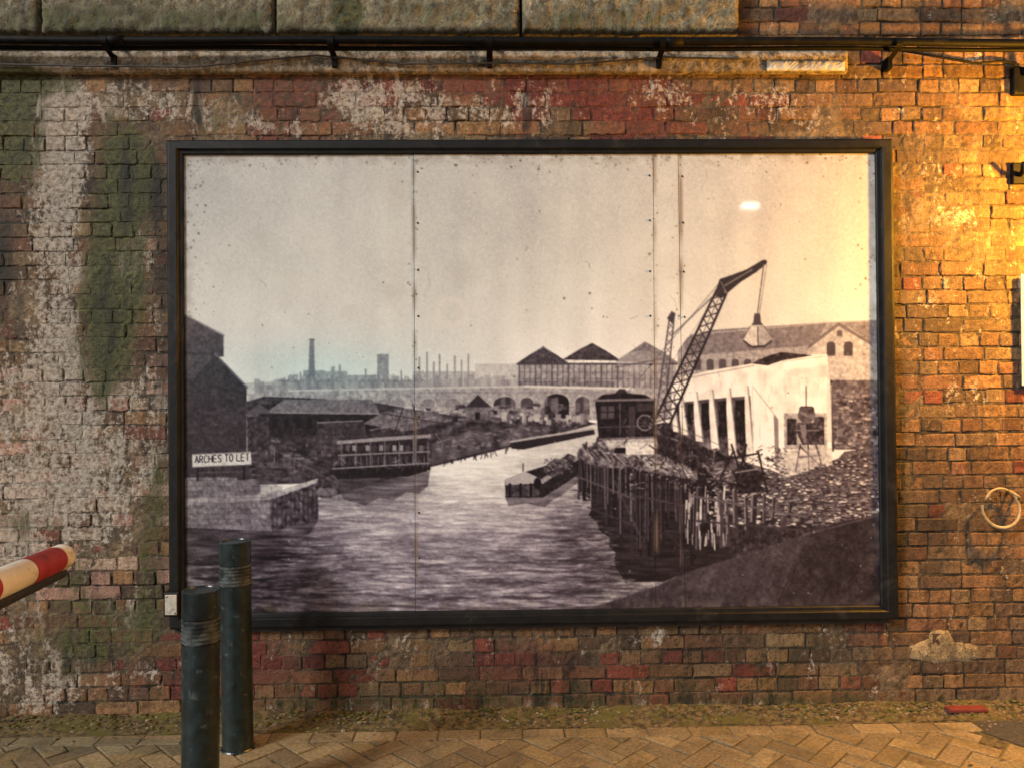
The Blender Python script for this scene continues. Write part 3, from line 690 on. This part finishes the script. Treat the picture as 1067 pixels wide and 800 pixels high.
for k in range(4):
    (ta, ba), (tb, bb) = seams[k], seams[k+1]
    g = .25
    c4 = [at_y(ta+g, ytop(ta), YP), at_y(tb-g, ytop(tb), YP), at_y(ba+g, ybot(ba), YP), at_y(bb-g, ybot(bb), YP)]
    nx = int((tb-ta)*S*.8)+2; nz = int(482*S*.8)
    u = np.linspace(0, 1, nx)[None, :, None]; v = np.linspace(0, 1, nz)[:, None, None]
    P = (c4[0]*(1-u)+c4[1]*u)*(1-v)+(c4[2]*(1-u)+c4[3]*u)*v
    px, py = project(P)
    colr = sample(px, py)
    ph = rngp.uniform(0, 6, 3)
    P[..., 1] += .0006*np.sin(P[..., 2]*4.1+ph[0])*np.sin(P[..., 0]*3.3+ph[1])+random.gauss(0, .0005)
    idx = np.arange(nx*nz).reshape(nz, nx)
    q = np.stack([idx[:-1, :-1], idx[1:, :-1], idx[1:, 1:], idx[:-1, 1:]], -1).reshape(-1, 4)
    me = bpy.data.meshes.new('picture_panel'); nv = nx*nz; nf = len(q)
    me.vertices.add(nv); me.vertices.foreach_set('co', P.astype(np.float32).ravel())
    me.loops.add(nf*4); me.loops.foreach_set('vertex_index', q.astype(np.int32).ravel())
    me.polygons.add(nf); me.polygons.foreach_set('loop_start', np.arange(0, nf*4, 4, dtype=np.int32))
    me.polygons.foreach_set('use_smooth', np.ones(nf, bool))
    me.update(calc_edges=True)
    at = me.attributes.new('Print', 'FLOAT_COLOR', 'POINT')
    at.data.foreach_set('color', np.concatenate([colr, np.ones(colr.shape[:2]+(1,))], -1).astype(np.float32).ravel())
    me.materials.append(M_print); me.validate()
    o = bpy.data.objects.new('picture_panel', me); col.objects.link(o); o.parent = fr
    o.matrix_parent_inverse = Matrix.Translation(-Vector(fr.location))
    o['label'] = ['printed sheet with the dark gabled building, sign board and river', 'printed sheet with the river, barge and roofed market sheds', 'narrow printed strip between the two close seams', 'printed sheet with the crane jib, grab and white building'][k]
a = at_y(180, 150, -.02); b = at_y(925, 648, -.02)
mobj('backing_board', *box(a[0], b[0], -.028, -.004, b[2], a[2]), M_back, fr)
YF = -.062
OUT = [at_y(173, 146, YF), at_y(930.5, 144.5, YF), at_y(937, 645.5, YF), at_y(176, 656, YF)]
INN = [at_y(189, 160, YF), at_y(914, 158.5, YF), at_y(920, 631.5, YF), at_y(191, 640.5, YF)]
prof = [(0, 0.0), (0, .056), (.10, .061), (.16, .062), (.62, .062), (.68, .058), (.74, .050), (.93, .048), (1, .044), (1, .03)]
for k in range(4):
    k2 = (k+1) % 4; V = []; ns = 30
    for s in range(ns+1):
        t = s/ns
        for w, d in prof:
            p = (OUT[k]*(1-w)+INN[k]*w)*(1-t)+(OUT[k2]*(1-w)+INN[k2]*w)*t
            V.append((p[0]+random.gauss(0, .0003), -d+random.gauss(0, .0003), p[2]+random.gauss(0, .0003)))
    n = len(prof); Fb = []
    for s in range(ns):
        for i in range(n-1): Fb.append([s*n+i, s*n+i+1, (s+1)*n+i+1, (s+1)*n+i])
    Fb.append(list(range(n))); Fb.append([ns*n+i for i in range(n)][::-1])
    mobj('frame_bar', V, Fb, M_frame, fr)
def strip(p, q, w, y0):
    p = np.array(p); q = np.array(q); d = (q-p)/np.linalg.norm(q-p); nrm = np.array([-d[2], 0, d[0]])*w/2
    V = []
    for yy in (y0, y0+.006):
        V += [p+nrm+[0, yy-p[1], 0], q+nrm+[0, yy-q[1], 0], q-nrm+[0, yy-q[1], 0], p-nrm+[0, yy-p[1], 0]]
    return V, [[0, 1, 2, 3], [4, 7, 6, 5], [0, 4, 5, 1], [1, 5, 6, 2], [2, 6, 7, 3], [3, 7, 4, 0]]
mobj('inner_trim', *strip(at_y(914.5, 160, -.044), at_y(919.5, 631, -.044), .007, -.044), M_steel, fr)
mobj('inner_trim', *strip(at_y(192, 640.5, -.044), at_y(919, 632, -.044), .006, -.044), M_steel, fr)
sv, sf = lathe([(.0048, 0), (.0048, .0015), (.003, .0028), (.0006, .003)], 10)
sv = [(x, -z, y) for x, y, z in sv]
scr = None
for si, (ta, ba) in enumerate(seams[1:4]):
    for y in range(182, 632, 50):
        t = (y-160)/480; xx = ta+(ba-ta)*t+(-4 if (si == 1) else 4)
        p = at_y(xx, y+random.uniform(-3, 3), YP-.002)
        if scr is None:
            o = scr = mobj('screw', sv, sf, M_back, fr, local=True)
        else:
            o = scr.copy(); col.objects.link(o); o.parent = fr
        o.location = Vector(p)-Vector(fr.location)
# ------------------------------------------------------------------ pipe, cable, small fittings
zl = lambda px, py, y: at_y(px, py, y)
path = [zl(x, 41.5+x*.003+math.sin(x*.013)*.8, -.115) for x in range(-200, 1300, 25)]
pipe = thing('wall_pipe', 'long black pipe running along the top of the wall below the stone blocks', 'pipe', tuple(path[0]))
mobj('pipe_run', *tube(path, .018, 16), M_black, pipe, True)
p2 = [zl(x, 49.5+x*.002+math.sin(x*.02)*.8, -.075) for x in range(-200, 1300, 25)]
mobj('lower_conduit', *tube(p2, .010, 10), M_black, pipe, True)
for px in (110, 345, 510, 690, 935):
    c = zl(px, 43+px*.003, -.115)
    ang = [(-.115-.022*math.cos(t), c[2]+.025*math.sin(t)) for t in np.linspace(-1.6, 1.6, 13)]
    ang = [(.01, c[2]-.055), (-.02, c[2]-.05)]+ang+[(.01, c[2]+.035)]
    Vc = []
    for y, z in ang: Vc += [(c[0]-.014, y, z), (c[0]+.014, y, z)]
    n = len(ang); Vo = [(x, y-.003, z) for x, y, z in Vc]
    Fc = [[2*i, 2*i+1, 2*i+3, 2*i+2] for i in range(n-1)]
    V, Fq = merge((Vo, Fc), box(c[0]-.012, c[0]+.012, -.05, .012, c[2]-.085, c[2]-.03, .003))
    mobj('pipe_clip', V, Fq, M_black, pipe)
for px in (118, 700):
    c = zl(px, 42+px*.003, -.115)
    mobj('pipe_coupling', *tube([(c[0]-.05, c[1], c[2]), (c[0]+.05, c[1], c[2])], .022, 16), M_black, pipe, True)
cp = []
anch = [(-60, 66), (90, 69), (200, 70), (330, 58), (420, 67), (512, 66), (600, 67), (690, 60), (780, 62)]
xs = np.array([a for a, _ in anch]); ys = np.array([b for _, b in anch])
for x in range(-60, 781, 15): cp.append(zl(x, np.interp(x, xs, ys), -.05))
tag(mobj('loose_cable', *tube(cp, .0045, 8), M_cable, None, True), 'thin loose cable sagging across the pale ledge under the black pipe', 'cable')
c = at_y(177.5, 630, -.075)
jb = thing('junction_box', 'small pale junction box fixed at the lower left corner of the picture frame', 'box', (c[0], 0, c[2]))
mobj('box_body', *box(c[0]-.036, c[0]+.036, -.068, .004, c[2]-.056, c[2]+.056, .006), M_frame, jb)
mobj('face_plate', *box(c[0]-.026, c[0]+.028, -.074, -.0685, c[2]-.046, c[2]+.046, .003), M_plate, jb)
for sx, sz in ((-1, 1), (1, -1)):
    mobj('screw', *tube([(c[0]+.001+sx*.018, -.073, c[2]+sz*.037), (c[0]+.001+sx*.018, -.0765, c[2]+sz*.037)], .004, 8), M_steel, jb)
c = at_y(1043.5, 529, -.045)
mr = thing('wall_ring', 'pale flaking iron ring hanging on the wall at the right of the frame', 'ring', (c[0], 0, c[2]))
tt = np.linspace(math.radians(-190), math.radians(155), 48)
pts = [(c[0]+.086*math.cos(t), c[1]+.012*math.sin(t*1.3), c[2]+.090*math.sin(t)) for t in tt]
mobj('ring_bar', *tube(pts, [.0058+.0022*max(0, math.sin(-t)) for t in tt], 12), M_ring, mr, True)
mobj('staple', *tube([(c[0]+.06, .01, c[2]+.075), (c[0]+.058, -.045, c[2]+.07), (c[0]+.07, -.062, c[2]+.055), (c[0]+.085, -.045, c[2]+.045), (c[0]+.088, .01, c[2]+.042)], .007, 10), M_ring, mr, True)
a = at_y(1064, 286, -.03); b = at_y(1063, 402, -.03)
sp_ = thing('wall_plate', 'white plate whose edge just shows at the right side of the view', 'plate', (a[0]+.15, 0, b[2]))
mobj('plate', *box(a[0], a[0]+.30, -.03, -.022, b[2], a[2], .003), M_white, sp_)
for z in (b[2]+.08, a[2]-.08): mobj('spacer', *box(a[0]+.13, a[0]+.17, -.0225, .012, z-.02, z+.02, .002), M_steel, sp_)
c = at_y(1066, 178, -.06)
hb = thing('wall_bracket', 'black bracket stub on the bricks above the white plate', 'bracket', (c[0], 0, c[2]))
mobj('bracket_plate', *box(c[0]-.02, c[0]+.09, -.02, .006, c[2]-.05, c[2]+.05, .005), M_black, hb)
mobj('bracket_arm', *tube([(c[0]+.02, 0, c[2]-.01), (c[0]+.0, -.06, c[2]-.005), (c[0]-.012, -.085, c[2]+.03)], .012, 10), M_black, hb, True)
c = at_y(1064, 82, -.05)
lp = thing('wall_lamp', 'black wall lamp on a bracket at the top right corner casting orange light', 'lamp', (c[0], 0, c[2]))
mobj('wall_bracket', *box(c[0]-.02, c[0]+.05, -.03, .008, c[2]-.065, c[2]+.065, .006), M_black, lp)
H = np.array([c[0]+.52, -.56, c[2]-.50])
mobj('lamp_arm', *tube([(c[0]+.02, -.02, c[2]+.03), (c[0]+.12, -.16, c[2]+.08), (c[0]+.36, -.44, c[2]+.02), (H[0]-.02, H[1], c[2]-.20), (H[0], H[1], H[2]+.1)], .014, 10), M_black, lp, True)
mobj('lamp_shade', *lathe([(.02, .12), (.05, .115), (.07, .08), (.085, .05), (.081, .05), (.06, .085), (.02, .1)], 28, H[0], H[1], False, False), M_black, lp, True).location.z = H[2]
mg, nt, b_ = new_mat('lamp_glass'); b_.inputs['Base Color'].default_value = (.9, .6, .3, 1); b_.inputs['Emission Color'].default_value = (1, .5, .12, 1); b_.inputs['Emission Strength'].default_value = 3.0
mobj('bulb', *lathe([(.01, .10), (.03, .08), (.045, .055), (.04, .035), (.015, .025)], 20, H[0], H[1]), mg, lp, True).location.z = H[2]
cc = [at_y(x, y, -.02) for x, y in [(935, 52), (980, 60), (1015, 66), (1042, 64), (1056, 66), (1064, 74)]]
mobj('supply_cable', *tube(cc, .006, 8), M_black, lp, True)
P = at_y(780, 215, YP); d = P-C; t = (-7.4-YP)/(-d[1]); G = np.array([P[0]+d[0]*t, -7.4, P[2]+d[2]*t])
tl_ = thing('tunnel_lamp', 'small lit lamp across the road whose glint shows on the picture', 'lamp', (G[0], G[1], 0))
mt, nt, b_ = new_mat('lit_diffuser'); b_.inputs['Emission Color'].default_value = (1, .93, .8, 1); b_.inputs['Emission Strength'].default_value = 60.0
mobj('lamp_body', *box(G[0]-.17, G[0]+.17, G[1]-.10, G[1]-.03, G[2]-.09, G[2]+.09, .02), M_black, tl_)
mobj('diffuser', *box(G[0]-.13, G[0]+.13, G[1]-.029, G[1]+.015, G[2]-.05, G[2]+.05, .02, 3), mt, tl_)
mobj('lamp_post', *tube([(G[0], G[1]-.13, -.03), (G[0], G[1]-.13, G[2]+.1)], .05, 16), M_black, tl_, True)
# ------------------------------------------------------------------ bollards
def make_bollard():
    root = thing('bollard', 'x', 'bollard', (0, 0, 0), 'black steel bollards')
    r = .0640; h = .885
    zr = h-.098
    mobj('post', *lathe([(r, -.08), (r, .02), (r*.995, .3), (r, .6), (r, zr-.088)], 48, capt=False), M_bollard, root, True, local=True)
    pr = []
    for k in range(6):
        z = zr-.088+k*.01467
        pr += [(r-.004, z), (r-.004, z+.005), (r+.0015, z+.006), (r+.0015, z+.0132), (r-.004, z+.0143)]
    mobj('ribbed_band', *lathe(pr, 48, capb=False, capt=False), M_ribs, root, False, local=True)
    mobj('top_cap', *lathe([(r-.003, zr), (r+.001, zr+.003), (r+.001, h-.003), (r-.002, h), (r-.010, h), (r-.012, h-.004), (r-.03, h-.003), (.004, h-.001)], 64, capb=False), M_bollard, root, False, local=True)
    mobj('base_collar', *lathe([(r+.007, -.02), (r+.007, .012), (r+.004, .017), (r+.0005, .018)], 48, capb=False, capt=False), M_bollard, root, False, local=True)
    return root
g0 = make_bollard()
p = at_z(248, 778, 0.0); g0.location = (p[0], p[1], -.01); g0.rotation_euler = (0, math.radians(-.5), .3)
g0['label'] = 'farther, right hand black bollard standing fully in view against the picture frame'
g1 = g0.copy(); col.objects.link(g1)
for ch in g0.children:
    c_ = ch.copy(); col.objects.link(c_); c_.parent = g1
p = at_d(208.5, 700, 2.72); g1.location = (p[0]-.004, p[1], -.078); g1.rotation_euler = (0, math.radians(.9), 1.2)
g1['label'] = 'nearer, left hand black bollard whose foot is cut off by the bottom edge'
# ------------------------------------------------------------------ barrier arm
E0 = at_d(64, 580, 2.42); E1 = at_d(0, 607, 1.98); ax = (E1-E0)/np.linalg.norm(E1-E0)
E2 = E0+ax*3.0
ba = thing('barrier_arm', 'red and white striped barrier pole reaching in from the left edge beside the bollards', 'barrier', (E2[0], E2[1], 0))
def axp(t): return E0+ax*t
ra = .039
mobj('arm', *tube([axp(.02), axp(.05), axp(3.05)], ra, 28), M_white, ba, True)
mobj('end_cap', *tube([axp(-.012), axp(-.010), axp(.0), axp(.045)], [ra*.8, ra*.93, ra*1.04, ra*1.04], 28), M_white, ba, True)
tpx = [(t, project(axp(t))[0]) for t in np.linspace(0, .8, 400)]
ta = min(tpx, key=lambda q: abs(q[1]-56))[0]; tb = min(tpx, key=lambda q: abs(q[1]-24))[0]
Lb = max(tb-ta, .12); k = 0; t = ta
while t < 2.9:
    mobj('red_band', *tube([axp(t), axp(t+Lb)], ra+.0012, 28, False), M_red, ba, True); t += 2*Lb
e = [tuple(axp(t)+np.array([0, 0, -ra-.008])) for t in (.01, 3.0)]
mobj('underside_strip', *tube(e, .020, 14), M_strip, ba, True)  # separate black strip running along the underside of the arm
mobj('pivot_post', *merge(box(E2[0]-.16, E2[0]+.16, E2[1]-.16, E2[1]+.16, -.02, E2[2]-.06, .015), box(E2[0]-.10, E2[0]+.10, E2[1]-.12, E2[1]+.12, E2[2]-.06, E2[2]+.10, .02)), M_red, ba)
# ------------------------------------------------------------------ ground
mobj('ground', [(-150, -150, -.03), (150, -150, -.03), (150, .3, -.03), (-150, .3, -.03)], [[0, 1, 2, 3]], M_ground)['kind'] = 'structure'
def paving():
    bm = bmesh.new(); lay = bm.verts.layers.float_color.new('Brick')
    rr = random.Random(21)
    def blk(cx, cy, l, w, ang):
        c = lin(rr.choice([(152, 132, 98), (142, 124, 92), (156, 138, 102), (138, 120, 90), (146, 126, 88)]))*rr.uniform(.78, 1.12)
        h = rr.gauss(0, .0012); tx_, ty_ = rr.gauss(0, .006), rr.gauss(0, .006)
        g = .0012; rings = []
        for ins, z in ((g, -.035), (g, -.003), (g+.007, 0)):
            ring = []
            for sx, sy in ((-1, -1), (1, -1), (1, 1), (-1, 1)):
                lx, ly = sx*(l/2-ins)+rr.gauss(0, .0012), sy*(w/2-ins)+rr.gauss(0, .0012)
                v = bm.verts.new((cx+lx*math.cos(ang)-ly*math.sin(ang), cy+lx*math.sin(ang)+ly*math.cos(ang), z+h+lx*tx_+ly*ty_))
                v[lay] = (*(c*(rr.uniform(.8, 1.1) if z == 0 else .58)), 1); ring.append(v)
            rings.append(ring)
        bm.faces.new(rings[2])
        for a_, b_ in ((0, 1), (1, 2)):
            for i in range(4):
                j = (i+1) % 4; bm.faces.new((rings[a_][i], rings[a_][j], rings[b_][j], rings[b_][i]))
    W = .092; c45 = math.cos(math.pi/4)
    for xx in range(-78, 78):
        for yy in range(-78, 78):
            t = (xx-yy) % 4
            if t == 0: lx, ly, an = (xx+1)*W, (yy+.5)*W, 0
            elif t == 3: lx, ly, an = (xx+.5)*W, (yy+1)*W, math.pi/2
            else: continue
            gx, gy = (lx-ly)*c45, (lx+ly)*c45-2.4
            if -3.4 < gx < 3.4 and -4.4 < gy < -.22 and not (gx > 2.0+(-.2-gy)*.55+.0): blk(gx, gy, 2*W, W, an+math.pi/4)
    geom = list(bm.verts)+list(bm.edges)+list(bm.faces)
    bmesh.ops.bisect_plane(bm, geom=geom, plane_co=(0, -.275, 0), plane_no=(0, 1, 0), clear_outer=True)
    x = -3.4
    while x < 2.05:
        blk(x+.092, -.224, .184, .096, 0); x += .184
    me = bpy.data.meshes.new('paving'); bm.to_mesh(me); bm.free()
    return me
def paver_mat():
    m, nt, b = new_mat('paving_block'); co = coords(nt)
    A = N(nt, 'ShaderNodeAttribute', attribute_name='Brick').outputs['Color']
    n1, n2, n3_ = noise(nt, 70, 5, .7, co), noise(nt, 4.5, 6, .75, co, .5), noise(nt, 220, 3, .6, co)
    c = mix(nt, 1.0, A, grey(nt, mrange(nt, n1, .25, .75, .35, 1.6)), 'MULTIPLY')
    c = mix(nt, math_(nt, 'MULTIPLY', ramp(nt, n2, .45, .68), .6), c, (.066, .050, .026, 1))
    c = mix(nt, math_(nt, 'MULTIPLY', ramp(nt, n3_, .56, .7), .55), c, (.03, .025, .016, 1))
    nt.links.new(c, b.inputs['Base Color']); b.inputs['Roughness'].default_value = .6
    bump(nt, b, math_(nt, 'ADD', n1, n3_), .5, .006)
    return m
me = paving(); me.materials.append(paver_mat()); po = bpy.data.objects.new('paving', me); col.objects.link(po); po['kind'] = 'structure'
mobj('paving_bed', [(-3.45, -4.5, -.005), (3.45, -4.5, -.005), (3.45, 0, -.005), (-3.45, 0, -.005)], [[0, 1, 2, 3]], M_dirt)['kind'] = 'structure'
mobj('road', [(2.04, -.17, -.001), (4.5, -4.4, -.001), (6.5, -4.4, -.001), (6.5, -.17, -.001)], [[0, 1, 2, 3]], M_ground)['kind'] = 'structure'
nx, ny = 420, 22; V = []; Fd = []
for j in range(ny):
    for i in range(nx):
        x = -3.5+7*i/(nx-1); t = j/(ny-1); y = -.180+.200*t
        z = -.004+.028*t**1.4+.006*math.sin(x*9+2*math.sin(x*3))*t+random.gauss(0, .003)*(1 if 0 < j else 0)
        yy = y+(.014*math.sin(x*7.3)+.010*math.sin(x*19+1)+.008*math.sin(x*47))*(1-t)
        V.append((x, yy, max(z, -.002)))
for j in range(ny-1):
    for i in range(nx-1):
        a_ = j*nx+i; Fd.append([a_, a_+1, a_+nx+1, a_+nx])
mobj('dirt_verge', V, Fd, M_dirt, None, True)['kind'] = 'structure'
def zver(y): t = max(0, min(1, (y+.180)/.200)); return -.004+.028*t**1.4
Vl, Fl = [], []
for k in range(240):
    x = random.uniform(-3.2, 3.2); y = -.02-abs(random.gauss(0, .065)) if random.random() < .9 else random.uniform(-.9, -.1)
    z = zver(y)+random.uniform(.004, .012) if y > -.18 else .004; s = random.uniform(.005, .016); a_ = random.uniform(0, 6.28)
    b = len(Vl); ca, sa = math.cos(a_), math.sin(a_)
    for u, w, h in ((-1, 0, 0), (-.3, .45, .25), (.5, .35, .3), (1, 0, .1), (.5, -.35, .35), (-.3, -.45, .2)):
        Vl.append((x+s*(u*ca-w*sa), y+s*(u*sa+w*ca), z+s*h*random.uniform(.2, 1.2)))
    Fl.append([b, b+1, b+2, b+3]); Fl.append([b, b+3, b+4, b+5])
tag(mobj('leaf_litter', Vl, Fl, M_leaf), 'dry brown leaf scraps scattered along the foot of the wall', 'leaf litter', kind='stuff')
def lumps(n, smin, smax, flat, yfun):
    Vs, Fs = [], []
    for k in range(n):
        x = random.uniform(-3.2, 3.2); y = yfun(); z = zver(y) if y > -.18 else 0
        s = random.uniform(smin, smax)*random.uniform(.5, 1); bm = bmesh.new(); bmesh.ops.create_icosphere(bm, subdivisions=1, radius=s)
        b = len(Vs)
        bm.verts.index_update()
        for v in bm.verts:
            q = v.co*random.uniform(.7, 1.25); Vs.append((x+q.x*1.3, y+q.y, z+q.z*flat+s*flat*.3))
        Fs += [[v.index+b for v in f.verts] for f in bm.faces]; bm.free()
    return Vs, Fs
tag(mobj('moss_tufts', *lumps(800, .004, .016, .45, lambda: -.005-abs(random.gauss(0, .06))), M_moss, None, True), 'low yellow green moss clumps along the foot of the wall', 'moss', kind='stuff')
tag(mobj('loose_grit', *lumps(750, .0025, .010, .7, lambda: -.02-abs(random.gauss(0, .09))), M_stonebit), 'loose grit and mortar crumbs on the dirt below the wall', 'grit', kind='stuff')
c = at_y(1006, 742, -.08)
rb = thing('red_block', 'flat red painted block lying at the foot of the wall on the right', 'block', (c[0], -.1, .02))
mobj('block', *box(c[0]-.09, c[0]+.09, -.11, -.06, .008, .026, .005), M_redd, rb)
# ------------------------------------------------------------------ light
w = bpy.data.worlds.new('World'); bpy.context.scene.world = w; w.use_nodes = True; nt = w.node_tree
sk = nt.nodes.new('ShaderNodeTexSky'); sk.sky_type = 'NISHITA'; sk.sun_disc = False
sd = Vector((-.66, -.58, .50)).normalized()
sk.sun_elevation = math.asin(sd.z); sk.sun_rotation = math.atan2(sd.x, sd.y); sk.dust_density = 3; sk.air_density = 1.0
hs = nt.nodes.new('ShaderNodeHueSaturation'); hs.inputs['Saturation'].default_value = .4
nt.links.new(sk.outputs[0], hs.inputs['Color']); nt.links.new(hs.outputs[0], nt.nodes['Background'].inputs[0])
nt.nodes['Background'].inputs[1].default_value = .072
sl_ = bpy.data.lights.new('sun', 'SUN'); sl_.energy = 2.3; sl_.angle = math.radians(10); sl_.color = (1, .97, .92)
so = bpy.data.objects.new('sun', sl_); col.objects.link(so); so.rotation_euler = (-sd).to_track_quat('-Z', 'Y').to_euler(); so.location = (-4, -6, 6)
pl = bpy.data.lights.new('lamp_light', 'POINT'); pl.energy = 430; pl.color = (1, .44, .035); pl.shadow_soft_size = .06
plo = bpy.data.objects.new('lamp_light', pl); col.objects.link(plo); plo.location = (H[0], H[1], H[2]-.06)
sc = bpy.context.scene
sc.view_settings.view_transform = 'Standard'; sc.view_settings.look = 'None'; sc.view_settings.exposure = 0
